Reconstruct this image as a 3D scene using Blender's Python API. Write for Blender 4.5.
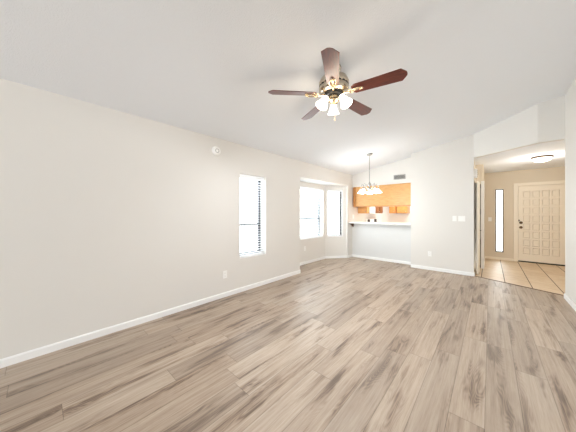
import bpy, bmesh, math, random
from mathutils import Vector, Matrix
random.seed(4)
for _o in list(bpy.data.objects):
    bpy.data.objects.remove(_o)
sc = bpy.context.scene
COL = sc.collection
PI = math.pi
R = math.radians

# ------------------------------------------------------------ camera, light, exposure
EYE = 1.31
cam_d = bpy.data.cameras.new('camera')
cam = bpy.data.objects.new('camera', cam_d)
COL.objects.link(cam)
cam.location = (0, 0, EYE)
cam.rotation_euler = (R(90), 0, R(42.04))
cam_d.sensor_width = 36
cam_d.lens = 14.0
cam_d.shift_y = -3 / 576
cam_d.clip_start = 0.02
sc.camera = cam

w = bpy.data.worlds.new('world')
sc.world = w
w.use_nodes = True
bg = w.node_tree.nodes['Background']
bg.inputs['Color'].default_value = (0.93, 0.97, 1.0, 1)
bg.inputs['Strength'].default_value = 3.6

sc.view_settings.view_transform = 'Standard'
sc.view_settings.look = 'None'
sc.view_settings.exposure = 0.50
sc.view_settings.gamma = 1.0
sc.view_settings.use_curve_mapping = False
sc.cycles.diffuse_bounces = 8
sc.cycles.max_bounces = 14
sc.cycles.transparent_max_bounces = 16
sc.cycles.sample_clamp_indirect = 6.0


def area_light(name, loc, rot, sx, sy, power, color=(1, 1, 1)):
    d = bpy.data.lights.new(name, 'AREA')
    d.shape = 'RECTANGLE'
    d.size, d.size_y = sx, sy
    d.energy = power
    d.color = color
    o = bpy.data.objects.new(name, d)
    o.location, o.rotation_euler = loc, rot
    COL.objects.link(o)
    return o


# daylight coming in through the windows, plus an added fill at the rear
area_light('fill_rear_opening', (-1.1, -6.4, 1.15), (R(90), 0, 0), 3.3, 2.1, 95, (0.79, 0.91, 1.0))  # added fill behind the viewer, shining through a made-up rear opening
area_light('daylight_left_window', (-3.50, 2.51, 1.3), (0, R(-90), 0), 1.4, 0.6, 12, (0.80, 0.91, 1.0))
area_light('daylight_bay_window', (-3.95, 4.88, 1.35), (0, R(-90), 0), 1.4, 1.1, 52, (0.78, 0.91, 1.0))
area_light('daylight_sidelight', (0.2, 9.15, 1.1), (R(-90), 0, 0), 0.2, 1.8, 8, (1.0, 0.99, 0.97))
area_light('kitchen_ceiling_light', (-1.9, 7.5, 2.40), (0, 0, 0), 1.2, 0.4, 50, (1.0, 0.98, 0.95))


# ------------------------------------------------------------ materials
def srgb(r, g, b):
    def f(c):
        c /= 255
        return c / 12.92 if c <= 0.04045 else ((c + 0.055) / 1.055) ** 2.4
    return (f(r), f(g), f(b), 1)


def mat(name, col, rough=0.5, metal=0.0, emit=None, estr=0.0, bump=0.0, bscale=200, var=0.0, vscale=3.0, spec=0.5, coat=0.0):
    m = bpy.data.materials.new(name)
    m.use_nodes = True
    nt = m.node_tree
    b = nt.nodes['Principled BSDF']
    b.inputs['Base Color'].default_value = col
    b.inputs['Roughness'].default_value = rough
    b.inputs['Metallic'].default_value = metal
    b.inputs['Specular IOR Level'].default_value = spec
    b.inputs['Coat Weight'].default_value = coat
    tc = nt.nodes.new('ShaderNodeTexCoord')
    if emit:
        b.inputs['Emission Color'].default_value = emit
        b.inputs['Emission Strength'].default_value = estr
    n = nt.nodes.new('ShaderNodeTexNoise')
    n.inputs['Scale'].default_value = bscale if bump else vscale
    nt.links.new(tc.outputs['Object'], n.inputs['Vector'])
    if bump:
        bp = nt.nodes.new('ShaderNodeBump')
        bp.inputs['Strength'].default_value = bump
        bp.inputs['Distance'].default_value = 0.004
        nt.links.new(n.outputs['Fac'], bp.inputs['Height'])
        nt.links.new(bp.outputs['Normal'], b.inputs['Normal'])
    v = nt.nodes.new('ShaderNodeTexNoise')
    v.inputs['Scale'].default_value = vscale
    v.inputs['Detail'].default_value = 3
    nt.links.new(tc.outputs['Object'], v.inputs['Vector'])
    h = nt.nodes.new('ShaderNodeHueSaturation')
    h.inputs['Color'].default_value = col
    mr = nt.nodes.new('ShaderNodeMapRange')
    mr.inputs['To Min'].default_value = 1 - var
    mr.inputs['To Max'].default_value = 1 + var
    nt.links.new(v.outputs['Fac'], mr.inputs['Value'])
    nt.links.new(mr.outputs['Result'], h.inputs['Value'])
    nt.links.new(h.outputs['Color'], b.inputs['Base Color'])
    return m


def wood_mat(name, c_dark, c_light, scale=(1, 1, 1), rough=0.4, coat=0.0):
    m = bpy.data.materials.new(name)
    m.use_nodes = True
    nt = m.node_tree
    b = nt.nodes['Principled BSDF']
    b.inputs['Roughness'].default_value = rough
    b.inputs['Coat Weight'].default_value = coat
    b.inputs['Coat Roughness'].default_value = 0.38
    tc = nt.nodes.new('ShaderNodeTexCoord')
    mp = nt.nodes.new('ShaderNodeMapping')
    mp.inputs['Scale'].default_value = scale
    nt.links.new(tc.outputs['Object'], mp.inputs['Vector'])
    n = nt.nodes.new('ShaderNodeTexNoise')
    n.inputs['Scale'].default_value = 4
    n.inputs['Detail'].default_value = 6
    n.inputs['Distortion'].default_value = 0.6
    nt.links.new(mp.outputs['Vector'], n.inputs['Vector'])
    cr = nt.nodes.new('ShaderNodeValToRGB')
    cr.color_ramp.elements[0].position = 0.3
    cr.color_ramp.elements[0].color = c_dark
    cr.color_ramp.elements[1].position = 0.7
    cr.color_ramp.elements[1].color = c_light
    nt.links.new(n.outputs['Fac'], cr.inputs['Fac'])
    nt.links.new(cr.outputs['Color'], b.inputs['Base Color'])
    return m


def glass_mat(name):
    m = bpy.data.materials.new(name)
    m.use_nodes = True
    nt = m.node_tree
    nt.nodes.clear()
    out = nt.nodes.new('ShaderNodeOutputMaterial')
    mix = nt.nodes.new('ShaderNodeMixShader')
    tr = nt.nodes.new('ShaderNodeBsdfTransparent')
    tr.inputs['Color'].default_value = (0.96, 0.98, 0.98, 1)
    gl = nt.nodes.new('ShaderNodeBsdfGlossy')
    gl.inputs['Roughness'].default_value = 0.03
    fr = nt.nodes.new('ShaderNodeLayerWeight')
    fr.inputs['Blend'].default_value = 0.5
    g = NT(nt)
    f = g.m('ADD', g.m('MULTIPLY', g.m('POWER', fr.outputs['Facing'], 5.0), 0.5), 0.03)
    nt.links.new(f, mix.inputs['Fac'])
    nt.links.new(tr.outputs['BSDF'], mix.inputs[1])
    nt.links.new(gl.outputs['BSDF'], mix.inputs[2])
    nt.links.new(mix.outputs['Shader'], out.inputs['Surface'])
    return m


class NT:
    """small helper for math node graphs"""
    def __init__(s, nt):
        s.nt = nt

    def val(s, v, sock):
        if isinstance(v, (int, float)):
            sock.default_value = v
        else:
            s.nt.links.new(v, sock)

    def m(s, op, a, b=0.0, c=0.0):
        n = s.nt.nodes.new('ShaderNodeMath')
        n.operation = op
        for i, v in enumerate((a, b, c)):
            s.val(v, n.inputs[i])
        return n.outputs[0]

    def xyz(s, x, y, z):
        n = s.nt.nodes.new('ShaderNodeCombineXYZ')
        for i, v in enumerate((x, y, z)):
            s.val(v, n.inputs[i])
        return n.outputs[0]

    def white(s, x, y=0.0, z=0.0):
        n = s.nt.nodes.new('ShaderNodeTexWhiteNoise')
        n.noise_dimensions = '3D'
        s.nt.links.new(s.xyz(x, y, z), n.inputs['Vector'])
        return n.outputs['Value']

    def noise(s, vec, scale=1.0, detail=3.0, rough=0.5, dist=0.0):
        n = s.nt.nodes.new('ShaderNodeTexNoise')
        s.nt.links.new(vec, n.inputs['Vector'])
        n.inputs['Scale'].default_value = scale
        n.inputs['Detail'].default_value = detail
        n.inputs['Roughness'].default_value = rough
        n.inputs['Distortion'].default_value = dist
        return n.outputs['Fac']

    def ramp(s, f, stops):
        n = s.nt.nodes.new('ShaderNodeValToRGB')
        e = n.color_ramp.elements
        while len(e) < len(stops):
            e.new(0.5)
        for i, (p, c) in enumerate(stops):
            e[i].position = p
            e[i].color = c
        s.nt.links.new(f, n.inputs['Fac'])
        return n.outputs['Color']

    def mixc(s, f, a, b, mode='MIX'):
        n = s.nt.nodes.new('ShaderNodeMix')
        n.data_type = 'RGBA'
        n.blend_type = mode
        s.val(f, n.inputs[0])
        for v, k in ((a, 6), (b, 7)):
            if isinstance(v, tuple):
                n.inputs[k].default_value = v
            else:
                s.nt.links.new(v, n.inputs[k])
        return n.outputs[2]

    def rng(s, f, a, b, c, d):
        n = s.nt.nodes.new('ShaderNodeMapRange')
        s.val(f, n.inputs['Value'])
        for k, v in zip(('From Min', 'From Max', 'To Min', 'To Max'), (a, b, c, d)):
            n.inputs[k].default_value = v
        return n.outputs['Result']


def plank_floor_mat():
    m = bpy.data.materials.new('oak_vinyl_planks')
    m.use_nodes = True
    nt = m.node_tree
    g = NT(nt)
    b = nt.nodes['Principled BSDF']
    tc = nt.nodes.new('ShaderNodeTexCoord')
    sp = nt.nodes.new('ShaderNodeSeparateXYZ')
    nt.links.new(tc.outputs['Object'], sp.inputs[0])
    X, Y = sp.outputs['X'], sp.outputs['Y']
    W, L = 0.18, 1.22
    xs = g.m('DIVIDE', g.m('ADD', X, 0.024), W)
    row = g.m('FLOOR', xs)
    fx = g.m('FRACT', xs)
    ys = g.m('ADD', g.m('DIVIDE', Y, L), g.m('MULTIPLY', g.white(row, 3.7), 1.0))
    colm = g.m('FLOOR', ys)
    fy = g.m('FRACT', ys)
    idv = g.white(row, colm, 1.3)
    id2 = g.white(row, colm, 7.1)
    # seam distance in metres
    dx = g.m('MULTIPLY', g.m('MINIMUM', fx, g.m('SUBTRACT', 1.0, fx)), W)
    dy = g.m('MULTIPLY', g.m('MINIMUM', fy, g.m('SUBTRACT', 1.0, fy)), L)
    dseam = g.m('MINIMUM', dx, dy)
    seam = g.rng(dseam, 0.0006, 0.0028, 1.0, 0.0)
    ox = g.m('MULTIPLY', idv, 37.0)
    oy = g.m('MULTIPLY', id2, 53.0)
    xo = g.m('ADD', X, ox)
    yo = g.m('ADD', Y, oy)
    # broad tone patches stretched along the plank
    patch = g.noise(g.xyz(g.m('MULTIPLY', xo, 11.0), g.m('MULTIPLY', yo, 1.3), 0.0), 1.0, 4, 0.55, 0.35)
    # growth rings (cathedral figure): contour lines of a stretched noise
    fld = g.noise(g.xyz(g.m('MULTIPLY', xo, 9.0), g.m('MULTIPLY', yo, 1.1), 4.0), 1.0, 1.5, 0.4, 0.2)
    ring = g.m('ABSOLUTE', g.m('SUBTRACT', g.m('FRACT', g.m('MULTIPLY', fld, 30.0)), 0.5))
    ring = g.rng(ring, 0.0, 0.5, 0.0, 1.0)
    fine = g.noise(g.xyz(g.m('MULTIPLY', xo, 130.0), g.m('MULTIPLY', yo, 6.0), 0.0), 1.0, 3, 0.6, 0.3)
    streak = g.noise(g.xyz(g.m('MULTIPLY', xo, 42.0), g.m('MULTIPLY', yo, 1.3), 2.0), 1.0, 4, 0.6, 0.6)
    # knots
    vo = nt.nodes.new('ShaderNodeTexVoronoi')
    vo.inputs['Scale'].default_value = 1.0
    nt.links.new(g.xyz(g.m('MULTIPLY', xo, 5.0), g.m('MULTIPLY', yo, 1.6), 0.0), vo.inputs['Vector'])
    pick = g.m('GREATER_THAN', g.white(vo.outputs['Color']), 0.55)
    knot = g.m('MULTIPLY', g.rng(vo.outputs['Distance'], 0.03, 0.20, 1.0, 0.0), pick)
    tone = g.m('ADD', g.m('MULTIPLY', g.m('SUBTRACT', idv, 0.5), 0.18), 0.57)
    tone = g.m('ADD', tone, g.m('SUBTRACT', g.m('MULTIPLY', g.m('SUBTRACT', patch, 0.5), 0.35), g.rng(patch, 0.30, 0.47, 0.30, 0.0)))
    tone = g.m('ADD', tone, g.m('MULTIPLY', g.m('SUBTRACT', streak, 0.5), 0.62))
    tone = g.m('ADD', tone, g.m('MULTIPLY', g.m('SUBTRACT', fine, 0.5), 0.36))
    ringamp = g.rng(patch, 0.34, 0.50, 0.24, 0.03)
    tone = g.m('ADD', tone, g.m('MULTIPLY', g.m('SUBTRACT', ring, 0.5), ringamp))
    tone = g.m('SUBTRACT', tone, g.m('MULTIPLY', knot, 0.30))
    col = g.ramp(tone, [(0.0, srgb(80, 64, 52)), (0.28, srgb(124, 104, 88)), (0.5, srgb(166, 146, 127)),
                        (0.72, srgb(190, 173, 155)), (1.0, srgb(210, 197, 181))])
    # some planks lean greyer, some browner
    col = g.mixc(g.m('MULTIPLY', id2, 0.35), col, srgb(150, 138, 126))
    col = g.mixc(g.m('MULTIPLY', seam, 0.55), col, srgb(70, 56, 46))
    nt.links.new(col, b.inputs['Base Color'])
    nt.links.new(g.rng(fine, 0.2, 0.8, 0.36, 0.50), b.inputs['Roughness'])
    b.inputs['Specular IOR Level'].default_value = 0.5
    bp = nt.nodes.new('ShaderNodeBump')
    bp.inputs['Strength'].default_value = 0.12
    bp.inputs['Distance'].default_value = 0.002
    nt.links.new(g.m('SUBTRACT', g.m('MULTIPLY', fine, 0.5), g.m('MULTIPLY', seam, 1.0)), bp.inputs['Height'])
    nt.links.new(bp.outputs['Normal'], b.inputs['Normal'])
    return m


def tile_floor_mat():
    m = bpy.data.materials.new('beige_floor_tile')
    m.use_nodes = True
    nt = m.node_tree
    g = NT(nt)
    b = nt.nodes['Principled BSDF']
    tc = nt.nodes.new('ShaderNodeTexCoord')
    sp = nt.nodes.new('ShaderNodeSeparateXYZ')
    nt.links.new(tc.outputs['Object'], sp.inputs[0])
    X, Y = sp.outputs['X'], sp.outputs['Y']
    P = 0.342
    xs = g.m('DIVIDE', g.m('SUBTRACT', X, 0.211), P)
    ys = g.m('DIVIDE', g.m('SUBTRACT', Y, 0.1), P)
    fx, fy = g.m('FRACT', xs), g.m('FRACT', ys)
    dx = g.m('MULTIPLY', g.m('MINIMUM', fx, g.m('SUBTRACT', 1.0, fx)), P)
    dy = g.m('MULTIPLY', g.m('MINIMUM', fy, g.m('SUBTRACT', 1.0, fy)), P)
    gx = g.rng(dx, 0.004, 0.0065, 1.0, 0.0)
    gy = g.rng(dy, 0.003, 0.005, 1.0, 0.0)
    idv = g.white(g.m('FLOOR', xs), g.m('FLOOR', ys), 2.0)
    n = g.noise(tc.outputs['Object'], 7.0, 5, 0.6, 0.8)
    f = g.m('ADD', g.m('MULTIPLY', n, 0.8), g.m('MULTIPLY', idv, 0.2))
    col = g.ramp(f, [(0.2, srgb(206, 180, 148)), (0.5, srgb(221, 199, 170)), (0.8, srgb(231, 214, 190))])
    col = g.mixc(gx, col, srgb(84, 62, 46))
    col = g.mixc(g.m('MULTIPLY', gy, 0.35), col, srgb(120, 95, 74))
    nt.links.new(col, b.inputs['Base Color'])
    nt.links.new(g.rng(g.m('MAXIMUM', gx, gy), 0, 1, 0.45, 0.8), b.inputs['Roughness'])
    return m


M = {}
M['wall'] = mat('greige_wall_paint', srgb(227, 224, 219), 0.85, bump=0.10, bscale=260, spec=0.2)
M['foyer_wall'] = mat('tan_foyer_paint', srgb(224, 213, 195), 0.85, bump=0.10, bscale=260, spec=0.2)
M['half_wall'] = mat('white_wall_paint', srgb(220, 220, 219), 0.8, bump=0.08, bscale=260, spec=0.2)
M['ceiling'] = mat('textured_ceiling_paint', srgb(236, 239, 243), 0.9, bump=0.6, bscale=110, spec=0.1)
M['trim'] = mat('white_trim_paint', srgb(244, 244, 243), 0.45)
M['floor'] = plank_floor_mat()
M['tile'] = tile_floor_mat()
M['white_plastic'] = mat('white_plastic', srgb(246, 245, 242), 0.4)
M['grey_plastic'] = mat('grey_plastic', srgb(120, 120, 118), 0.5)
M['dark_metal'] = mat('dark_bronze_window_metal', srgb(66, 66, 70), 0.45, 0.2)
def blind_mat():
    m = mat('white_blind_vinyl', srgb(250, 250, 250), 0.5)
    nt = m.node_tree
    out = nt.nodes['Material Output']
    mix = nt.nodes.new('ShaderNodeMixShader')
    mix.inputs['Fac'].default_value = 0.2
    tl = nt.nodes.new('ShaderNodeBsdfTranslucent')
    tl.inputs['Color'].default_value = (0.95, 0.95, 0.95, 1)
    nt.links.new(nt.nodes['Principled BSDF'].outputs['BSDF'], mix.inputs[1])
    nt.links.new(tl.outputs['BSDF'], mix.inputs[2])
    nt.links.new(mix.outputs['Shader'], out.inputs['Surface'])
    return m


M['blind'] = blind_mat()
M['glass'] = glass_mat('clear_pane_glass')
M['door'] = mat('cream_door_paint', srgb(243, 234, 218), 0.5)
M['nickel'] = mat('polished_nickel', srgb(196, 184, 166), 0.16, 1.0)
M['brass'] = mat('pale_antique_brass', srgb(226, 204, 168), 0.24, 1.0)
M['steel'] = mat('brushed_steel', srgb(170, 168, 164), 0.3, 1.0)
M['bronze'] = mat('aged_bronze', srgb(120, 96, 76), 0.35, 0.9)
M['dark'] = mat('black_enamel', srgb(22, 22, 24), 0.35)
M['closet_shade'] = mat('closet_shade_tone', srgb(58, 46, 36), 0.9)  # shade inside the closet put into its wall colour
M['mahogany'] = wood_mat('mahogany_veneer', srgb(70, 24, 18), srgb(112, 44, 30), (3, 22, 10), 0.38, 0.4)
M['maple'] = wood_mat('honey_maple_veneer', srgb(206, 150, 88), srgb(226, 176, 112), (2, 2, 14), 0.4, 0.1)
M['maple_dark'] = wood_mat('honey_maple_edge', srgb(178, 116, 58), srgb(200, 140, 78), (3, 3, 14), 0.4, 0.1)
M['brown_wood'] = wood_mat('bracket_and_backlit_cabinet_wood', srgb(104, 64, 34), srgb(132, 84, 48), (3, 3, 14), 0.4)  # brown for the bracket; on the cabinet the dark tone stands for backlight
M['counter'] = mat('white_laminate', srgb(243, 242, 238), 0.3)
M['vent_metal'] = mat('grey_vent_metal', srgb(176, 174, 170), 0.5)
M['vent_dark'] = mat('dark_duct', srgb(60, 60, 60), 0.8)
M['shade_fan'] = mat('frosted_glass_lit', srgb(255, 250, 240), 0.5, emit=(1.0, 0.90, 0.76, 1), estr=7.0)
M['shade_ch'] = mat('alabaster_glass_lit', srgb(255, 252, 246), 0.5, emit=(1.0, 0.97, 0.93, 1), estr=1.3)
M['shade_foyer'] = mat('foyer_glass_lit', srgb(255, 248, 236), 0.5, emit=(1.0, 0.93, 0.80, 1), estr=2.5)
M['threshold'] = mat('brown_threshold_metal', srgb(112, 88, 68), 0.45, 0.3)


# ------------------------------------------------------------ mesh helpers
def box(bm, x0, x1, y0, y1, z0, z1, bev=0.0, rot=None, pivot=None):
    r = bmesh.ops.create_cube(bm, size=1.0)
    vs = r['verts']
    for v in vs:
        v.co = Vector((x0 + (v.co.x + .5) * (x1 - x0), y0 + (v.co.y + .5) * (y1 - y0), z0 + (v.co.z + .5) * (z1 - z0)))
    if bev > 0:
        es = list({e for v in vs for e in v.link_edges})
        rr = bmesh.ops.bevel(bm, geom=es, offset=bev, segments=2, affect='EDGES', profile=0.7)
        vs = list({v for f in rr['faces'] for v in f.verts} | {v for v in vs if v.is_valid})
    if rot is not None:
        bmesh.ops.rotate(bm, verts=vs, cent=pivot or Vector((0, 0, 0)), matrix=rot)
    return vs


def prism(bm, pts2, z0, z1):
    """vertical extrusion of a plan polygon; z0/z1 numbers or per-point lists"""
    n = len(pts2)
    a = z0 if isinstance(z0, (list, tuple)) else [z0] * n
    b = z1 if isinstance(z1, (list, tuple)) else [z1] * n
    lo = [bm.verts.new((p[0], p[1], a[i])) for i, p in enumerate(pts2)]
    hi = [bm.verts.new((p[0], p[1], b[i])) for i, p in enumerate(pts2)]
    bm.faces.new(list(reversed(lo)))
    bm.faces.new(hi)
    for i in range(n):
        j = (i + 1) % n
        bm.faces.new((lo[i], lo[j], hi[j], hi[i]))
    return lo + hi


def slab_poly(bm, pts, y0, y1):
    """polygon in (x,z), extruded along y"""
    n = len(pts)
    a = [bm.verts.new((p[0], y0, p[1])) for p in pts]
    b = [bm.verts.new((p[0], y1, p[1])) for p in pts]
    bm.faces.new(a)
    bm.faces.new(list(reversed(b)))
    for i in range(n):
        j = (i + 1) % n
        bm.faces.new((a[j], a[i], b[i], b[j]))
    return a + b


def lathe(bm, prof, n=24, mtx=None, cap=True):
    """profile [(r,z)...] spun round z"""
    rings = []
    allv = []
    for r, z in prof:
        if r < 1e-5:
            ring = [bm.verts.new((0, 0, z))]
        else:
            ring = [bm.verts.new((r * math.cos(2 * PI * k / n), r * math.sin(2 * PI * k / n), z)) for k in range(n)]
        rings.append(ring)
        allv += ring
    for a, b in zip(rings[:-1], rings[1:]):
        for k in range(n):
            l = (k + 1) % n
            if len(a) == 1 and len(b) == 1:
                continue
            if len(a) == 1:
                bm.faces.new((a[0], b[l], b[k]))
            elif len(b) == 1:
                bm.faces.new((a[k], a[l], b[0]))
            else:
                bm.faces.new((a[k], a[l], b[l], b[k]))
    if cap:
        for ring in (rings[0], rings[-1]):
            if len(ring) > 1:
                bm.faces.new(ring)
    if mtx is not None:
        bmesh.ops.transform(bm, matrix=mtx, verts=allv)
    return allv


def tube(bm, pts, rad, n=8):
    pts = [Vector(p) for p in pts]
    rads = rad if isinstance(rad, (list, tuple)) else [rad] * len(pts)
    rings = []
    up = None
    for i, p in enumerate(pts):
        t = (pts[min(i + 1, len(pts) - 1)] - pts[max(i - 1, 0)]).normalized()
        if up is None:
            up = Vector((0, 0, 1)) if abs(t.z) < 0.9 else Vector((1, 0, 0))
        u = (up - t * up.dot(t)).normalized()
        v = t.cross(u)
        up = u
        rings.append([bm.verts.new(p + (u * math.cos(2 * PI * k / n) + v * math.sin(2 * PI * k / n)) * rads[i]) for k in range(n)])
    for a, b in zip(rings[:-1], rings[1:]):
        for k in range(n):
            l = (k + 1) % n
            bm.faces.new((a[k], a[l], b[l], b[k]))
    bm.faces.new(rings[0])
    bm.faces.new(rings[-1])


def obj(name, bm, m, parent=None, smooth=False):
    bmesh.ops.recalc_face_normals(bm, faces=bm.faces)
    me = bpy.data.meshes.new(name)
    bm.to_mesh(me)
    bm.free()
    me.materials.append(m)
    if smooth:
        for p in me.polygons:
            p.use_smooth = True
    o = bpy.data.objects.new(name, me)
    COL.objects.link(o)
    if parent:
        o.parent = parent
    return o


def one(name, m, parent, fn, smooth=False):
    bm = bmesh.new()
    fn(bm)
    return obj(name, bm, m, parent, smooth)


def tag(o, label, cat, group=None, kind=None):
    o['label'] = label
    o['category'] = cat
    if group:
        o['group'] = group
    if kind:
        o['kind'] = kind
    return o


def thing(name, label, cat, loc=(0, 0, 0), rz=0.0, group=None, kind=None):
    o = bpy.data.objects.new(name, None)
    o.empty_display_size = 0.1
    COL.objects.link(o)
    o.location = loc
    o.rotation_euler = (0, 0, rz)
    return tag(o, label, cat, group, kind)


def frame_of(p0, p1):
    """local frame of a wall: x along it, y outward (away from the room), z up"""
    d = Vector((p1[0] - p0[0], p1[1] - p0[1]))
    return d.length, math.atan2(d.y, d.x)


def wall(name, p0, p1, z0, z1, label, thick=0.12, openings=(), m='wall', ext0=0.0, ext1=0.0):
    L, a = frame_of(p0, p1)
    za, zb = z1 if isinstance(z1, tuple) else (z1, z1)

    def top(s):
        return za + (zb - za) * s / L
    bm = bmesh.new()

    def quad(s0, s1, lo, hi=None):
        h0, h1 = (top(s0), top(s1)) if hi is None else (hi, hi)
        slab_poly(bm, [(s0, lo), (s1, lo), (s1, h1), (s0, h0)], 0, thick)
    s = -ext0
    for (a0, a1, b0, b1) in sorted(openings):
        quad(s, a0, z0)
        if b0 > z0 + 1e-4:
            quad(a0, a1, z0, b0)
        quad(a0, a1, b1)
        s = a1
    quad(s, L + ext1, z0)
    bmesh.ops.remove_doubles(bm, verts=bm.verts, dist=1e-5)
    o = obj(name, bm, M[m])
    o.location = (p0[0], p0[1], 0)
    o.rotation_euler = (0, 0, a)
    return tag(o, label, 'wall', kind='structure')


def baseboard(name, pts, label, m='trim', h=0.072, t=0.014):
    """baseboard along a polyline, outward side on the left, drawn inside the room"""
    bm = bmesh.new()
    for i, (p0, p1) in enumerate(zip(pts[:-1], pts[1:])):
        L, a = frame_of(p0, p1)
        mt = Matrix.Translation((p0[0], p0[1], 0)) @ Matrix.Rotation(a, 4, 'Z')
        # profile in (y,z): small eased top
        prof = [(0, 0), (-t, 0), (-t, h - 0.012), (-t * 0.55, h), (0, h)]
        e0 = 0.0
        v0 = [bm.verts.new(mt @ Vector((-e0, y, z))) for y, z in prof]
        v1 = [bm.verts.new(mt @ Vector((L, y, z))) for y, z in prof]
        bm.faces.new(v0)
        bm.faces.new(list(reversed(v1)))
        for k in range(len(prof)):
            l = (k + 1) % len(prof)
            bm.faces.new((v0[l], v0[k], v1[k], v1[l]))
    return tag(obj(name, bm, M[m]), label, 'baseboard', kind='structure')


# ------------------------------------------------------------ setting
XL, XR = -3.076, 0.86
YB = -6.1
SL = 0.173
ZL = 2.45


def zc(x):
    return ZL + SL * (x - XL)


BAY = [(XL, 3.80), (-3.52, 4.25), (-3.52, 5.50), (-3.10, 6.02)]
KY = 6.30          # front of half wall / soffit
PY = 6.02          # partition front
PX0, PX1 = -1.425, -0.25
HB = (0.573, 5.42)
HC = (XR, 5.42)
FY = 8.65          # foyer far wall
ZF = 2.455

# floors
TR0, TR1 = (-0.25, 6.063), (0.86, 5.572)


def f_floor(bm):
    prism(bm, [(XL - 0.02, YB), (XR + 0.02, YB), (XR + 0.02, TR1[1] - 0.009), TR1, TR0, (-0.27, 6.08), (PX0, 6.08), (PX0, KY + 0.02),
               (XL - 0.02, KY + 0.02), (XL - 0.02, 6.04), (-3.12, 6.04), (-3.54, 5.51), (-3.54, 4.24), (XL - 0.02, 3.78)], -0.1, 0)


tag(one('floor', M['floor'], None, f_floor), 'grey brown wood look plank floor of the living room', 'floor', kind='structure')


def f_tile(bm):
    prism(bm, [TR0, TR1, (XR + 0.02, TR1[1] - 0.009), (2.0, TR1[1] - 0.009), (2.0, FY + 0.1), (-0.4, FY + 0.1), (-0.4, 6.1), (-0.27, 6.1)], -0.1, 0)


tag(one('floor_foyer', M['tile'], None, f_tile), 'beige square tile floor of the entry hall with dark grout', 'floor', kind='structure')
tag(one('floor_kitchen', M['tile'], None, lambda bm: box(bm, XL - 0.1, -0.6, KY + 0.02, 8.8, -0.1, 0)),
    'tile floor of the kitchen behind the half wall', 'floor', kind='structure')


def f_ceil(bm):
    x0, x1 = XL - 0.15, XR + 0.15
    y1 = KY + 0.05
    prism(bm, [(x0, YB - 0.1), (x1, YB - 0.1), (x1, y1), (x0, y1)], [zc(x0), zc(x1), zc(x1), zc(x0)],
          [zc(x0) + 0.15, zc(x1) + 0.15, zc(x1) + 0.15, zc(x0) + 0.15])


tag(one('ceiling', M['ceiling'], None, f_ceil), 'white textured vaulted ceiling rising from the left wall', 'ceiling', kind='structure')


def f_ceil2(bm):
    prism(bm, [(-0.4, 6.08), (-0.25, 6.03), (HB[0], HB[1] + 0.01), (HC[0], HC[1] + 0.01), (2.0, HC[1] + 0.01), (2.0, FY + 0.1), (-0.4, FY + 0.1)], ZF + 0.004, ZF + 0.1)


tag(one('ceiling_foyer', M['ceiling'], None, f_ceil2), 'flat low cream ceiling of the entry hall', 'ceiling', kind='structure')
tag(one('ceiling_kitchen', M['ceiling'], None, lambda bm: box(bm, XL - 0.1, -0.6, KY + 0.12, 8.8, 2.45, 2.55)),
    'flat kitchen ceiling behind the wooden cabinet', 'ceiling', kind='structure')

# walls
LW_WIN = (2.218, 2.80, 0.55, 1.97)
wall('wall_left', (XL, YB), (XL, PY), 0, ZL + 0.02, 'long plain greige wall on the left with one narrow window', 0.2,
     [(LW_WIN[0] - YB, LW_WIN[1] - YB, LW_WIN[2], LW_WIN[3]), (3.80 - YB, 5.999 - YB, -0.001, 2.10)])
wall('wall_left_end', (XL, PY - 0.0), (XL, 8.75), 0, ZL + 0.02, 'short strip of greige wall between bay and half wall', 0.12)
BW = (0.11, 1.15, 0.63, 1.985)
wall('wall_bay_back', BAY[1], BAY[2], 0, 2.2, 'back wall of the bay under and around its wide window', 0.18, [BW], ext0=0.06, ext1=0.06)
LA, aA = frame_of(BAY[2], BAY[3])
AW = (0.07, 0.53, 0.62, 1.995)
wall('wall_bay_right', BAY[2], BAY[3], 0, 2.2, 'angled right return of the bay with a narrow window', 0.16, [AW])
LB, aB = frame_of(BAY[0], BAY[1])
wall('wall_bay_left', BAY[0], BAY[1], 0, 2.2, 'angled left return of the bay', 0.16, [(0.09, 0.55, 0.62, 1.995)])
tag(one('ceiling_bay', M['half_wall'], None, lambda bm: prism(bm, [(XL - 0.19, 3.82), (XL - 0.19, 5.97), (-3.12, 6.03), (-3.60, 5.55), (-3.60, 4.20)], 2.103, 2.2)),
    'white flat ceiling over the bay', 'ceiling', kind='structure')

wall('wall_half', (XL, KY), (PX0, KY), 0, 1.008, 'white half wall below the bar counter', 0.12, m='half_wall')
wall('wall_soffit', (XL, KY), (PX0, KY), 2.084, (zc(XL) + 0.02, zc(PX0) + 0.02), 'wall above the wooden cabinet holding the vent', 0.12)
wall('wall_partition', (PX0, PY), (PX1, PY), 0, (zc(PX0) + 0.02, zc(PX1) + 0.02), 'greige partition wall between kitchen pass-through and entry hall', 0.12)
wall('wall_partition_return', (PX0, KY + 0.12), (PX0, PY + 0.12), 0, zc(PX0) + 0.02, 'short return at the left end of the partition', 0.12)
wall('wall_kitchen_back', (XL, 8.72), (-0.6, 8.72), 0, 2.5, 'white kitchen wall at the far end of the pass-through', 0.12, m='half_wall')
wall('wall_kitchen_right', (-0.7, 8.72), (-0.7, PY + 0.12), 0, 2.5, 'kitchen wall on the right out of view', 0.1, m='half_wall')
LH, _ = frame_of((PX1, PY), HB)
wall('wall_header_diagonal', (PX1, PY), HB, ZF, (zc(PX1) + 0.02, zc(HB[0]) + 0.02), 'diagonal wall face above the entry hall opening', 0.1)
wall('wall_header_right', HB, HC, ZF, (zc(HB[0]) + 0.02, zc(HC[0]) + 0.02), 'shaded wall face above the entry hall beside the right wall', 0.1)
wall('wall_right', (XR, 5.42), (XR, YB), 0, zc(XR) + 0.03, 'greige wall at the right edge of the room', 0.12)
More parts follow.
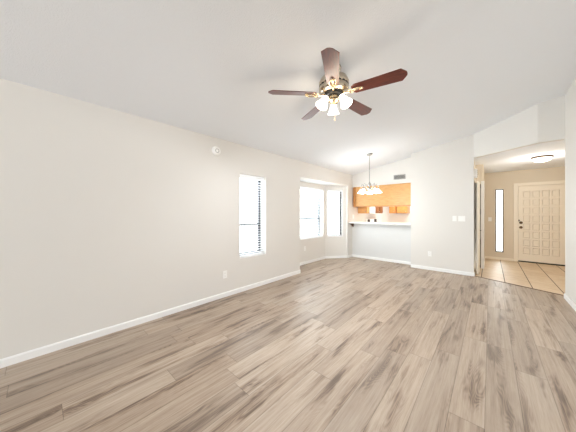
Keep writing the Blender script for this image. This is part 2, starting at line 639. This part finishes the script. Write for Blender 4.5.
# rear wall behind the viewer; its wide opening is added for fill light
wall('wall_rear', (XR + 0.1, YB), (XL - 0.1, YB), 0, (zc(XR) + 0.05, zc(XL) + 0.0), 'rear wall with a wide opening added for fill light', 0.12, [(0.35, 3.65, -0.001, 2.15)])
# entry hall
wall('wall_foyer_back', (-0.4, FY), (2.0, FY), 0, ZF + 0.02, 'tan entry hall wall with the front door and tall sidelight', 0.16,
     [(0.114 + 0.4, 0.28 + 0.4, 0.213, 1.977), (0.555 + 0.4, 1.41 + 0.4, -0.001, 2.04)], m='foyer_wall')
wall('wall_foyer_left', (-0.115, 7.02), (-0.115, FY), 0, ZF + 0.02, 'narrow tan wall at the left of the entry hall', 0.045, m='foyer_wall')
wall('wall_closet_side', (PX1 - 0.005, PY + 0.12), (PX1 - 0.005, 7.02), 2.03, ZF + 0.02, 'tan wall above the folding closet door', 0.1, m='foyer_wall')
wall('wall_closet_back', (-0.60, PY + 0.12), (-0.60, FY), 0, ZF + 0.02, 'back of the closet, coloured dark as shade', 0.06, m='closet_shade')
wall('wall_closet_end', (-0.60, 7.07), (-0.162, 7.07), 0, ZF + 0.02, 'end wall added inside the closet, coloured dark as shade', 0.04, m='closet_shade')
wall('wall_closet_header', (-0.36, 7.0), (-0.162, 7.0), 2.0, ZF + 0.02, 'tan wall above the closet opening', 0.06, m='foyer_wall')
wall('wall_foyer_right', (1.85, FY), (1.85, 5.42), 0, ZF + 0.02, 'tan wall on the right side of the entry hall', 0.12, m='foyer_wall')
wall('wall_foyer_front', (1.9, 5.42), (XR + 0.12, 5.42), 0, ZF + 0.02, 'tan wall at the near end of the entry hall', 0.12, m='foyer_wall')

# baseboards
baseboard('baseboard_left', [(XL, YB), (XL, 3.80), ], 'white baseboard along the long left wall')
baseboard('baseboard_bay', BAY, 'white baseboard around the bay')
baseboard('baseboard_half_wall', [(XL, PY), (XL, KY), (PX0, KY)], 'white baseboard along the half wall')
baseboard('baseboard_partition', [(PX0, PY), (PX1, PY), (PX1, PY + 0.10)], 'white baseboard along the partition wall')
baseboard('baseboard_right', [(XR, 5.42), (XR, YB)], 'white baseboard along the right wall')
baseboard('baseboard_foyer', [(-0.115, 7.08), (-0.115, FY), (0.476, FY)], 'cream baseboard along the tan entry hall walls', 'door', h=0.07)

tag(one('trim_threshold', M['threshold'], None, lambda bm: box(bm, 0, frame_of(TR0, TR1)[0], -0.016, 0.016, -0.002, 0.006, 0.002)),
    'thin brown transition strip between planks and tile', 'trim', kind='structure')
o = bpy.data.objects['trim_threshold']
o.location = (TR0[0], TR0[1], 0)
o.rotation_euler = (0, 0, frame_of(TR0, TR1)[1])


# ------------------------------------------------------------ windows with blinds
def window(name, label, loc, rz, wd, z0, z1, rail_z, recess=0.13, cat='window', rail=True):
    """local x across, y outward, z up; loc at left end of the sill"""
    t = thing(name, label, cat, (loc[0], loc[1], z0), rz, kind='structure')
    h = z1 - z0
    f = 0.042

    def frame(bm):
        for x0, x1, a, b in ((0, f, 0, h), (wd - f, wd, 0, h), (f, wd - f, 0, f), (f, wd - f, h - f, h)):
            box(bm, x0, x1, recess, recess + 0.05, a, b, 0.003)
    one('window_frame', M['dark_metal'], t, frame)
    rz_ = rail_z - z0

    def sash(bm):
        if not rail:
            box(bm, f, wd - f, recess - 0.006, recess + 0.02, h - f - 0.012, h - f)
            return
        box(bm, f, wd - f, recess - 0.012, recess + 0.03, rz_ - 0.02, rz_ + 0.02, 0.003)
        for x0 in (f, wd - f - 0.02):
            box(bm, x0, x0 + 0.02, recess - 0.010, recess + 0.02, f, rz_ - 0.02)
        box(bm, f, wd - f, recess - 0.010, recess + 0.02, f, f + 0.025)
    one('lower_sash', M['dark_metal'], t, sash)
    one('pane', M['glass'], t, lambda bm: box(bm, f, wd - f, recess + 0.024, recess + 0.028, f, h - f))
    one('window_sill', M['trim'], t, lambda bm: box(bm, 0.002, wd - 0.002, 0.004, recess, 0.0, 0.014, 0.003))
    return t


def blind(label, loc, rz, wd, z0, z1, yoff=0.04, tilt=0):
    t = thing('window_blind', label, 'blind', (loc[0], loc[1], z0), rz, 'white slatted window blinds')
    h = z1 - z0
    one('headrail', M['blind'], t, lambda bm: box(bm, 0.006, wd - 0.006, yoff - 0.022, yoff + 0.03, h - 0.062, h - 0.003, 0.004))
    n = int((h - 0.10) / 0.0445)

    def slats(bm):
        for k in range(n):
            z = 0.06 + k * 0.0445
            box(bm, 0.008, wd - 0.008, yoff - 0.024, yoff + 0.024, z - 0.002, z + 0.002, 0, Matrix.Rotation(R(tilt), 3, 'X'), Vector((0, yoff, z)))
    one('slats', M['blind'], t, slats)
    one('bottom_rail', M['blind'], t, lambda bm: box(bm, 0.008, wd - 0.008, yoff - 0.024, yoff + 0.024, 0.018, 0.036, 0.003))

    for x in (0.10, wd - 0.10):
        one('ladder_cord', M['blind'], t, lambda bm: tube(bm, [(x, yoff - 0.026, 0.03), (x, yoff - 0.026, h - 0.05)], 0.0012, 5))
    return t


wl = LW_WIN
window('window_1', 'narrow tall window in the long left wall', (XL, wl[0]), PI / 2, wl[1] - wl[0], wl[2], wl[3], 1.10, 0.145)
blind('open white slatted blind in the narrow window of the long left wall', (XL, wl[0]), PI / 2, wl[1] - wl[0], wl[2], wl[3], 0.06)


def along(p0, a, s):
    return (p0[0] + math.cos(a) * s, p0[1] + math.sin(a) * s)


window('window_2', 'wide window in the back of the bay', along(BAY[1], PI / 2, BW[0]), PI / 2, BW[1] - BW[0], BW[2], BW[3], 1.165, 0.12)
blind('open white slatted blind in the wide back window of the bay', along(BAY[1], PI / 2, BW[0]), PI / 2, BW[1] - BW[0], BW[2], BW[3], 0.05)
window('window_3', 'narrow window in the angled right side of the bay', along(BAY[2], aA, AW[0]), aA, AW[1] - AW[0], AW[2], AW[3], 1.165, 0.10, rail=False)
blind('open white slatted blind in the angled right window of the bay', along(BAY[2], aA, AW[0]), aA, AW[1] - AW[0], AW[2], AW[3], 0.05)
window('window_4', 'narrow window in the angled left side of the bay', along(BAY[0], aB, 0.09), aB, 0.46, 0.62, 1.995, 1.165, 0.10)

# sidelight beside the front door
t = thing('window_5', 'tall narrow sidelight window left of the front door', 'window', (0.114, FY, 0.213), 0, kind='structure')
sw, sh = 0.166, 1.764


def f_side(bm):
    f = 0.022
    for x0, x1, a, b in ((0, f, 0, sh), (sw - f, sw, 0, sh), (f, sw - f, 0, f), (f, sw - f, sh - f, sh)):
        box(bm, x0, x1, 0.02, 0.12, a, b, 0.002)


one('window_frame', M['dark_metal'], t, f_side)
one('pane', M['glass'], t, lambda bm: box(bm, 0.022, sw - 0.022, 0.07, 0.075, 0.022, sh - 0.022))

# ------------------------------------------------------------ front door
t = thing('door_1', 'cream front door with a grid of raised square panels', 'door', (0.555, FY, 0), 0, kind='structure')
DW, DH = 0.855, 2.04


def f_casing(bm):
    c = 0.075
    box(bm, -c, 0.0, -0.016, 0.0, 0, DH + c, 0.004)
    box(bm, DW, DW + c, -0.016, 0.0, 0, DH + c, 0.004)
    box(bm, 0.0, DW, -0.016, 0.0, DH, DH + c, 0.004)
    box(bm, 0.0, 0.012, 0.0, 0.13, 0, DH)
    box(bm, DW - 0.012, DW, 0.0, 0.13, 0, DH)
    box(bm, 0.012, DW - 0.012, 0.0, 0.13, DH - 0.012, DH)


one('door_frame', M['door'], t, f_casing)


def f_slab(bm):
    x0, x1, y0, z0, z1 = 0.015, DW - 0.015, 0.052, 0.03, DH - 0.015
    box(bm, x0, x1, y0, y0 + 0.045, z0, z1, 0.002)
    ncol, nrow = 4, 8
    px, pz = 0.168, 0.2135
    cells = []
    gx0 = 0.109
    gz0 = 0.245
    for c in range(ncol):
        for r in range(nrow):
            cx = gx0 + 0.055 + c * px
            cz = gz0 + 0.065 + r * pz
            hw, hh = 0.066, 0.086
            # raised field inside a deep groove
            box(bm, cx - hw + 0.017, cx + hw - 0.017, y0 - 0.034, y0 + 0.002, cz - hh + 0.017, cz + hh - 0.017, 0.006)
            cells.append((cx - hw, cx + hw, cz - hh, cz + hh))
    # stiles and rails standing proud of the panel grooves
    yf = y0 - 0.040
    xs = sorted({round(c[0], 5) for c in cells} | {round(c[1], 5) for c in cells})
    zs = sorted({round(c[2], 5) for c in cells} | {round(c[3], 5) for c in cells})
    xe = [x0] + xs + [x1]
    for k in range(0, len(xe), 2):
        box(bm, xe[k], xe[k + 1], yf, y0 + 0.002, z0, z1, 0.004)
    ze = [z0] + zs + [z1]
    for k in range(0, len(ze), 2):
        for q in range(1, len(xe) - 1, 2):
            box(bm, xe[q] - 0.004, xe[q + 1] + 0.004, yf + 0.0005, y0 + 0.002, ze[k], ze[k + 1], 0.004)


one('door_slab', M['door'], t, f_slab)
one('door_sill', M['dark'], t, lambda bm: box(bm, 0.012, DW - 0.012, 0.004, 0.13, 0.0, 0.028, 0.003))


def turned(prof, x, y, z):
    return Matrix.Translation((x, y, z)) @ Matrix.Rotation(R(90), 4, 'X')


one('door_knob', M['bronze'], t, lambda bm: lathe(bm, [(0.0, 0.072), (0.018, 0.070), (0.028, 0.058), (0.026, 0.044), (0.012, 0.034), (0.011, 0.012), (0.033, 0.008), (0.033, 0)], 20,
                                                  turned(0, 0.062, -0.004, 0.925)), True)
one('deadbolt', M['bronze'], t, lambda bm: lathe(bm, [(0.0, 0.026), (0.020, 0.024), (0.032, 0.012), (0.034, 0)], 20, turned(0, 0.062, -0.004, 1.05)), True)
one('latch', M['dark'], t, lambda bm: box(bm, 0.016, 0.036, -0.018, 0.0, 1.09, 1.13, 0.003))

# folding closet door on the left of the hall
t = thing('closet_door', 'narrow folding closet door standing ajar at the left of the entry hall', 'door', (PX1, 6.2, 0), 0)


def leaf(p0, p1, th=0.03):
    def fn(bm):
        d = Vector((p1[0] - p0[0], p1[1] - p0[1]))
        L = d.length
        vs = box(bm, 0, L, -th / 2, th / 2, 0.012, 1.99, 0.003)
        for (a, b) in ((0.16, 0.62), (0.74, 1.28), (1.40, 1.86)):
            vs += box(bm, 0.05, L - 0.05, -th / 2 - 0.006, -th / 2 + 0.001, a, b, 0.004)
            vs += box(bm, 0.05, L - 0.05, th / 2 - 0.001, th / 2 + 0.006, a, b, 0.004)
        vs = [v for v in set(vs) if v.is_valid]
        bmesh.ops.transform(bm, verts=vs, matrix=Matrix.Translation((p0[0], p0[1], 0)) @ Matrix.Rotation(math.atan2(d.y, d.x), 4, 'Z'))
    return fn


one('door_panel', M['door'], t, leaf((0.055, 0.0), (0.070, 0.36)))
one('door_panel', M['door'], t, leaf((0.045, 0.385), (-0.12, 0.70)))
one('knob', M['dark'], t, lambda bm: lathe(bm, [(0, 0.03), (0.014, 0.028), (0.017, 0.02), (0.008, 0.012), (0.008, 0)], 14,
                                           Matrix.Translation((0.078, 0.24, 0.93)) @ Matrix.Rotation(R(90), 4, 'Y')), True)

tag(one('trim_closet', M['trim'], None, lambda bm: box(bm, -0.16, -0.10, 6.98, 7.05, 0, 2.06, 0.004)),
    'white casing upright at the corner past the closet', 'trim', kind='structure')

# door chime above the closet door
t = thing('door_chime', 'small ribbed white box on the wall above the folding closet door', 'chime', (PX1 - 0.005, 6.22, 2.06), R(90))
one('chime_body', M['white_plastic'], t, lambda bm: box(bm, -0.045, 0.045, -0.055, 0, 0, 0.185, 0.006))


def f_ribs(bm):
    for k in range(4):
        box(bm, -0.047, 0.047, -0.059, -0.05, 0.022 + k * 0.042, 0.037 + k * 0.042, 0.002)


one('louver', M['grey_plastic'], t, f_ribs)


# ------------------------------------------------------------ wall plates
def outlet(label, loc, rz, group='wall outlets', m='white_plastic'):
    t = thing('wall_outlet', label, 'outlet', loc, rz, group)
    one('cover_plate', M[m], t, lambda bm: box(bm, -0.036, 0.036, -0.006, 0, -0.058, 0.058, 0.002))
    for z in (-0.022, 0.022):
        s = one('socket', M['white_plastic'], t, lambda bm: box(bm, -0.016, 0.016, -0.0085, -0.005, z - 0.014, z + 0.014, 0.002))
        one('slot', M['grey_plastic'], s, lambda bm: [box(bm, x - 0.0012, x + 0.0012, -0.0089, -0.008, z - 0.006, z + 0.005) for x in (-0.006, 0.006)])
    return t


def switch(label, loc, rz, gangs=1):
    t = thing('light_switch', label, 'light switch', loc, rz)
    hw = 0.036 + 0.023 * (gangs - 1)
    one('cover_plate', M['white_plastic'], t, lambda bm: box(bm, -hw, hw, -0.006, 0, -0.058, 0.058, 0.002))
    for k in range(gangs):
        cx = (k - (gangs - 1) / 2) * 0.046
        one('rocker', M['white_plastic'], t, lambda bm: box(bm, cx - 0.016, cx + 0.016, -0.010, -0.005, -0.033, 0.033, 0.003))
    return t


outlet('white outlet low on the long left wall near the narrow window', (XL, 1.938, 0.35), PI / 2)
outlet('white outlet under the wide bay window', (-3.52, 4.55, 0.40), PI / 2)
outlet('white outlet low on the partition wall', (-1.03, PY, 0.37), 0)
outlet('white outlet on the kitchen wall above the bar counter end', (XL, 6.36, 1.20), PI / 2)
switch('single light switch on the partition wall, left of the double one', (-0.570, PY, 1.19), 0)
switch('double light switch on the partition wall near its right edge', (-0.448, PY, 1.19), 0, 2)
switch('light switch on the tan wall left of the sidelight', (0.0, FY, 1.13), 0)

# smoke detector
t = thing('smoke_detector', 'round white smoke detector high on the long left wall', 'smoke detector', (XL, 1.785, 2.245), PI / 2)
tm = Matrix.Rotation(R(90), 4, 'X')
one('detector_body', M['white_plastic'], t, lambda bm: lathe(bm, [(0.0, 0.036), (0.050, 0.036), (0.066, 0.028), (0.070, 0.012), (0.070, 0.0)], 32, tm), True)
one('grille', M['grey_plastic'], t, lambda bm: lathe(bm, [(0.030, 0.0352), (0.030, 0.0375), (0.024, 0.0375), (0.024, 0.0352)], 24, tm, False))
one('test_button', M['white_plastic'], t, lambda bm: lathe(bm, [(0, 0.041), (0.010, 0.040), (0.011, 0.035)], 16, tm), True)

# vent above the cabinet
t = thing('air_vent', 'grey louvred air vent on the wall above the wooden cabinet', 'vent', (-1.754, KY, 2.25), 0)
vw, vh = 0.145, 0.063
one('vent_backing', M['vent_dark'], t, lambda bm: box(bm, -vw + 0.01, vw - 0.01, -0.004, 0, -vh + 0.01, vh - 0.01))


def f_vf(bm):
    b = 0.018
    for x0, x1, a, c in ((-vw, vw, -vh, -vh + b), (-vw, vw, vh - b, vh), (-vw, -vw + b, -vh + b, vh - b), (vw - b, vw, -vh + b, vh - b)):
        box(bm, x0, x1, -0.014, 0, a, c, 0.002)


one('vent_frame', M['vent_metal'], t, f_vf)


def f_vs(bm):
    n = 8
    for k in range(n):
        z = -vh + 0.024 + k * (2 * vh - 0.048) / (n - 1)
        box(bm, -vw + 0.018, vw - 0.018, -0.013, -0.003, z - 0.001, z + 0.001, 0, Matrix.Rotation(R(-35), 3, 'X'), Vector((0, -0.008, z)))


one('vent_slats', M['vent_metal'], t, f_vs)

# ------------------------------------------------------------ bar counter and kitchen
t = thing('bar_counter', 'white bar counter on the half wall', 'counter', (0, 0, 1.01), 0)
one('counter_top', M['counter'], t, lambda bm: box(bm, XL + 0.002, PX0 - 0.002, 6.075, KY + 0.17, 0.0, 0.040, 0.008))


def f_corbel(bm):
    x0 = XL + 0.008
    prof = [(KY - 0.002, 0), (6.15, 0), (6.15, -0.025), (6.19, -0.04), (6.23, -0.07), (6.27, -0.10), (KY - 0.002, -0.11)]
    lo = [bm.verts.new((x0, y, z)) for y, z in prof]
    hi = [bm.verts.new((x0 + 0.04, y, z)) for y, z in prof]
    bm.faces.new(lo)
    bm.faces.new(list(reversed(hi)))
    for i in range(len(prof)):
        j = (i + 1) % len(prof)
        bm.faces.new((lo[j], lo[i], hi[i], hi[j]))


c = one('bracket', M['brown_wood'], t, f_corbel)
c['label'] = 'brown wooden bracket under the counter'

t = thing('kitchen_cabinet', 'wide honey wood cabinet hanging over the bar counter', 'cabinet', (0, KY, 1.49), 0, 'kitchen cabinets')
cx0, cx1, ch = XL + 0.03, PX0 - 0.004, 0.590
one('cabinet_body', M['maple'], t, lambda bm: box(bm, cx0 + 0.085, cx1, 0.004, 0.33, 0.0, ch, 0.003))
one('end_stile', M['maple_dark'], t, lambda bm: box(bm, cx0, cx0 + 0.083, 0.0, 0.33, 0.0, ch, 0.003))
one('bottom_rail', M['maple_dark'], t, lambda bm: box(bm, cx0 + 0.085, cx1, -0.004, 0.0035, 0.0, 0.022, 0.001))


def upper_cab(label, x0, x1, y0, y1, z0, z1, m, facing):
    t = thing('kitchen_cabinet', label, 'cabinet', ((x0 + x1) / 2, (y0 + y1) / 2, z0), 0, 'kitchen cabinets')
    hx, hy, h = (x1 - x0) / 2, (y1 - y0) / 2, z1 - z0
    one('cabinet_body', M[m], t, lambda bm: box(bm, -hx, hx, -hy, hy, 0, h, 0.003))
    n = 2 if max(hx, hy) > 0.3 else 1
    for k in range(n):
        if facing == '-y':
            a, b = -hx + 2 * hx * k / n + 0.02, -hx + 2 * hx * (k + 1) / n - 0.02
            d = one('cabinet_door', M[m], t, lambda bm: (box(bm, a, b, -hy - 0.018, -hy - 0.001, 0.02, h - 0.02, 0.004),
                                                         box(bm, a + 0.05, b - 0.05, -hy - 0.024, -hy - 0.017, 0.07, h - 0.07, 0.004)))
            one('knob', M['steel'], d, lambda bm: lathe(bm, [(0, .022), (.012, .02), (.006, .008), (.006, 0)], 10, Matrix.Translation((b - 0.025, -hy - 0.018, 0.06)) @ Matrix.Rotation(R(90), 4, 'X')), True)
        else:
            a, b = -hy + 2 * hy * k / n + 0.02, -hy + 2 * hy * (k + 1) / n - 0.02
            d = one('cabinet_door', M[m], t, lambda bm: (box(bm, hx + 0.001, hx + 0.018, a, b, 0.02, h - 0.02, 0.004),
                                                         box(bm, hx + 0.017, hx + 0.024, a + 0.05, b - 0.05, 0.07, h - 0.07, 0.004)))
            one('knob', M['steel'], d, lambda bm: lathe(bm, [(0, .022), (.012, .02), (.006, .008), (.006, 0)], 10, Matrix.Translation((hx + 0.018, b - 0.025, 0.06)) @ Matrix.Rotation(R(90), 4, 'Y')), True)
    return t


upper_cab('narrow honey wood cabinet at the left end of the kitchen seen over the counter', XL + 0.002, -2.775, 6.68, 6.80, 1.30, 2.1, 'maple', '-y')
upper_cab('kitchen cabinet right of the white range hood, coloured darker brown for backlight', XL + 0.002, -2.79, 7.36, 8.02, 1.30, 2.1, 'brown_wood', '+x')  # backlit look put into the wood colour
upper_cab('small honey wood cabinet on the far kitchen wall', -2.69, -2.47, 8.40, 8.71, 1.30, 2.1, 'maple_dark', '-y')
upper_cab('wide honey wood cabinet at the right of the far kitchen wall', -2.44, -2.09, 8.40, 8.71, 1.30, 2.1, 'maple_dark', '-y')

t = thing('range_hood', 'white box hood with dark edges in the kitchen between two wood cabinets', 'range hood', (-2.92, 7.06, 1.30), 0)
one('hood_body', M['white_plastic'], t, lambda bm: box(bm, -0.15, 0.145, -0.245, 0.285, 0.0, 0.42, 0.006))
for y0, y1 in ((-0.252, -0.215), (0.255, 0.292)):
    one('side_trim', M['dark'], t, lambda bm: box(bm, 0.1, 0.152, y0, y1, 0.0, 0.42, 0.003))

t = thing('stove', 'white kitchen stove with black control ends just above the counter line', 'stove', (-2.74, 7.64, 0), 0)
one('stove_body', M['white_plastic'], t, lambda bm: box(bm, -0.32, 0.32, -0.39, 0.39, 0.0, 0.92, 0.008))
bgd = one('backguard', M['white_plastic'], t, lambda bm: box(bm, -0.32, -0.26, -0.39, 0.39, 0.921, 1.12, 0.008))
for y0, y1 in ((-0.385, -0.19), (0.17, 0.385)):
    one('control_panel', M['dark'], bgd, lambda bm: box(bm, -0.262, -0.252, y0, y1, 0.94, 1.10, 0.003))
for x in (-0.1, 0.17):
    for y in (-0.2, 0.2):
        one('burner', M['dark'], t, lambda bm: lathe(bm, [(0.085, 0.921), (0.09, 0.93), (0.02, 0.932), (0, 0.93)], 20, Matrix.Translation((x, y, 0))))

# ------------------------------------------------------------ ceiling fan
FX, FYY, FZ = -1.181, 2.005, 2.493
FLIFT = 0.022
zcf = zc(FX) - FLIFT
t = thing('ceiling_fan', 'five blade mahogany ceiling fan with three lit glass shades', 'ceiling fan', (FX, FYY, FLIFT), 0)
slope_rot = Matrix.Rotation(-math.atan(SL), 4, 'Y')
one('canopy', M['nickel'], t, lambda bm: lathe(bm, [(0.075, 0.0), (0.075, -0.012), (0.066, -0.035), (0.04, -0.055), (0.016, -0.062), (0, -0.062)], 28,
                                               Matrix.Translation((0, 0, zcf - 0.001)) @ slope_rot), True)
one('downrod', M['nickel'], t, lambda bm: tube(bm, [(0, 0, zcf - 0.05), (0, 0, 2.66)], 0.011, 12))
one('motor_housing', M['nickel'], t, lambda bm: lathe(bm, [(0.0, 2.695), (0.03, 2.693), (0.045, 2.675), (0.10, 2.668), (0.135, 2.645), (0.150, 2.61), (0.150, 2.585), (0.142, 2.578),
                                                           (0.142, 2.566), (0.150, 2.560), (0.146, 2.53), (0.115, 2.508), (0.075, 2.50), (0.0, 2.50)], 40), True)


def f_band(bm):
    for k in range(20):
        vs = box(bm, 0.138, 0.1475, -0.012, 0.012, 2.566, 2.578)
        bmesh.ops.rotate(bm, verts=vs, cent=(0, 0, 0), matrix=Matrix.Rotation(2 * PI * k / 20, 3, 'Z'))


one('vent_band', M['dark'], t, f_band)
one('flywheel', M['dark'], t, lambda bm: lathe(bm, [(0.0, 2.499), (0.088, 2.499), (0.092, 2.49), (0.088, 2.478), (0.0, 2.478)], 32), False)
THETA = R(42.04)


def f_blade(bm):
    # plan outline along +x; blade with tapered shoulders and a pointed end
    r0, r1 = 0.185, 0.665
    w0, w1 = 0.058, 0.070
    prof = [(r0, -0.036), (r0 + 0.03, -w0), (r1 - 0.045, -w1), (r1 - 0.004, -0.022), (r1, 0.0), (r1 - 0.004, 0.022), (r1 - 0.045, w1), (r0 + 0.03, w0), (r0, 0.036)]
    vs = prism(bm, prof, -0.003, 0.003)
    bmesh.ops.rotate(bm, verts=vs, cent=(0, 0, 0), matrix=Matrix.Rotation(R(-13), 3, 'X'))


def f_iron(bm):
    # scrolled blade bracket: arm plus open oval plate
    tube(bm, [(0.085, 0, -0.002), (0.115, 0, -0.012), (0.15, 0, -0.016), (0.185, 0, -0.012)], [0.011, 0.010, 0.009, 0.008], 8)
    pts = []
    for k in range(25):
        a = 2 * PI * k / 24
        pts.append((0.235 + 0.055 * math.cos(a), 0.030 * math.sin(a), -0.010 + 0.006 * math.sin(a)))
    tube(bm, pts, 0.0065, 6)
    for s in (-1, 1):
        pts = [(0.15 + 0.012 * k, s * (0.006 + 0.030 * math.sin(PI * k / 4)), -0.014) for k in range(5)]
        tube(bm, pts, 0.005, 6)
    box(bm, 0.20, 0.28, -0.008, 0.008, -0.014, -0.006, 0.002)
    for x in (0.215, 0.265):
        lathe(bm, [(0, -0.019), (0.006, -0.017), (0.007, -0.013)], 8, Matrix.Translation((x, 0, 0)))


blade_me = iron_me = None
for k in range(5):
    a = THETA + R(-32 + 72 * k)
    if blade_me is None:
        bl = one('blade', M['mahogany'], t, f_blade)
        ir = one('blade_bracket', M['brass'], bl, f_iron, True)
        blade_me, iron_me = bl.data, ir.data
    else:
        bl = bpy.data.objects.new('blade', blade_me)
        ir = bpy.data.objects.new('blade_bracket', iron_me)
        COL.objects.link(bl)
        COL.objects.link(ir)
        bl.parent, ir.parent = t, bl
    bl.location = (0, 0, FZ)
    bl.rotation_euler = (0, 0, a)

one('light_kit', M['brass'], t, lambda bm: lathe(bm, [(0.0, 2.478), (0.045, 2.478), (0.05, 2.468), (0.040, 2.455), (0.046, 2.44), (0.052, 2.425), (0.040, 2.405), (0.018, 2.392), (0.012, 2.38), (0.016, 2.372), (0.0, 2.362)], 28), True)
bell = [(0.018, 0.0), (0.024, -0.004), (0.028, -0.02), (0.033, -0.045), (0.040, -0.07), (0.050, -0.094), (0.061, -0.112), (0.058, -0.112), (0.047, -0.092), (0.037, -0.068), (0.030, -0.043), (0.024, -0.018), (0.015, -0.004)]
FAN_LAMPS = []
for k, ang in enumerate((80, 200, 320)):
    a = THETA + R(ang)
    ca, sa = math.cos(a), math.sin(a)
    P = Vector((0.085 * ca, 0.085 * sa, 2.452))
    arm = one('light_arm', M['brass'], t, lambda bm: tube(bm, [(0.03 * ca, 0.03 * sa, 2.43), (0.055 * ca, 0.055 * sa, 2.448), (0.075 * ca, 0.075 * sa, 2.46), tuple(P)], 0.009, 8), True)
    tiltm = Matrix.Translation(P) @ Matrix.Rotation(a, 4, 'Z') @ Matrix.Rotation(R(-30), 4, 'Y')
    one('lamp_socket', M['brass'], arm, lambda bm: lathe(bm, [(0.0, 0.012), (0.016, 0.010), (0.021, -0.004), (0.021, -0.016), (0, -0.016)], 16, tiltm), True)
    one('glass_shade', M['shade_fan'], t, lambda bm: lathe(bm, bell, 28, tiltm, False), True)
    FAN_LAMPS.append((tiltm @ Vector((0, 0, -0.125)), tiltm.to_quaternion()))


def f_chain(bm):
    tube(bm, [(0.018, -0.01, 2.37), (0.018, -0.01, 2.24)], 0.0015, 5)
    lathe(bm, [(0, 2.245), (0.005, 2.24), (0.006, 2.225), (0, 2.215)], 8, Matrix.Translation((0.018, -0.01, 0)))


one('pull_chain', M['brass'], t, f_chain)
for p, q in FAN_LAMPS:
    d = bpy.data.lights.new('fan_bulb', 'SPOT')
    d.energy = 28
    d.color = (0.92, 0.955, 1.0)
    d.shadow_soft_size = 0.05
    d.spot_size = R(165)
    d.spot_blend = 0.5
    lo = bpy.data.objects.new('fan_bulb', d)
    lo.location = Vector((FX, FYY, FLIFT)) + p
    lo.rotation_euler = q.to_euler()
    COL.objects.link(lo)

d = bpy.data.lights.new('fan_glow', 'POINT')
d.energy = 2.5
d.color = (1.0, 0.80, 0.55)
d.shadow_soft_size = 0.09
lo = bpy.data.objects.new('fan_glow', d)
lo.location = (FX, FYY, 2.27)
COL.objects.link(lo)

# ------------------------------------------------------------ chandelier in the dining nook
CX, CY = -2.011, 4.966
zcc = zc(CX)
t = thing('chandelier', 'five arm nickel chandelier with white bell shades on a long stem', 'chandelier', (CX, CY, 0), 0)
one('canopy', M['steel'], t, lambda bm: lathe(bm, [(0.065, 0), (0.065, -0.008), (0.055, -0.022), (0.02, -0.036), (0, -0.036)], 24, Matrix.Translation((0, 0, zcc - 0.001)) @ slope_rot), True)
one('stem', M['steel'], t, lambda bm: tube(bm, [(0, 0, zcc - 0.03), (0, 0, 2.0)], 0.007, 10))
one('hub', M['steel'], t, lambda bm: lathe(bm, [(0, 2.02), (0.010, 2.015), (0.016, 1.99), (0.034, 1.965), (0.026, 1.94), (0.016, 1.90), (0.028, 1.87), (0.030, 1.85), (0.018, 1.825), (0.010, 1.80), (0, 1.79)], 24), True)
cb = [(0.014, 0.0), (0.022, -0.005), (0.032, -0.020), (0.050, -0.042), (0.072, -0.064), (0.088, -0.085), (0.092, -0.098), (0.089, -0.098), (0.084, -0.086), (0.068, -0.066), (0.046, -0.045), (0.028, -0.023), (0.012, -0.006)]
for k in range(5):
    a = THETA + R(-90 + 72 * k + 14)
    ca, sa = math.cos(a), math.sin(a)

    def pt(r, z):
        return (r * ca, r * sa, z)
    arm = one('arm', M['steel'], t, lambda bm: tube(bm, [pt(0.02, 1.86), pt(0.06, 1.85), pt(0.10, 1.87), pt(0.13, 1.92), pt(0.150, 1.958), pt(0.175, 1.962), pt(0.190, 1.935), pt(0.192, 1.870)], 0.006, 8), True)
    one('scroll', M['steel'], arm, lambda bm: tube(bm, [pt(0.13, 1.92), pt(0.10, 1.945), pt(0.075, 1.94), pt(0.07, 1.92), pt(0.085, 1.912)], 0.004, 6), True)
    mt = Matrix.Translation(pt(0.192, 1.858)) @ Matrix.Rotation(a, 4, 'Z') @ Matrix.Rotation(R(-8), 4, 'Y')
    one('lamp_socket', M['steel'], arm, lambda bm: lathe(bm, [(0, 0.02), (0.014, 0.018), (0.018, 0.0), (0.018, -0.012), (0, -0.012)], 14, mt), True)
    one('glass_shade', M['shade_ch'], t, lambda bm: lathe(bm, [(r * 0.78, z * 1.08) for r, z in cb], 24, mt, False), True)
d = bpy.data.lights.new('chandelier_bulbs', 'POINT')
d.energy = 16
d.color = (1.0, 0.97, 0.93)
d.shadow_soft_size = 0.15
lo = bpy.data.objects.new('chandelier_bulbs', d)
lo.location = (CX, CY, 1.70)
COL.objects.link(lo)

# ------------------------------------------------------------ entry hall ceiling lamp
EX, EYY = 0.786, 6.85
t = thing('ceiling_lamp', 'round flush ceiling lamp with bronze rim in the entry hall', 'ceiling lamp', (EX, EYY, ZF), 0)
t.scale = (0.86, 0.86, 0.86)
one('rim', M['bronze'], t, lambda bm: lathe(bm, [(0.0, -0.001), (0.175, -0.001), (0.182, -0.012), (0.178, -0.03), (0.165, -0.036), (0.0, -0.036)], 40), True)
one('glass_shade', M['shade_foyer'], t, lambda bm: lathe(bm, [(0.163, -0.0365), (0.158, -0.06), (0.135, -0.088), (0.09, -0.110), (0.04, -0.120), (0, -0.122)], 36), True)
one('finial', M['bronze'], t, lambda bm: lathe(bm, [(0, -0.122), (0.010, -0.124), (0.010, -0.132), (0, -0.142)], 14), True)
d = bpy.data.lights.new('entry_bulb', 'POINT')
d.energy = 13
d.color = (1.0, 0.97, 0.91)
d.shadow_soft_size = 0.14
lo = bpy.data.objects.new('entry_bulb', d)
lo.location = (EX, EYY, ZF - 0.30)
COL.objects.link(lo)
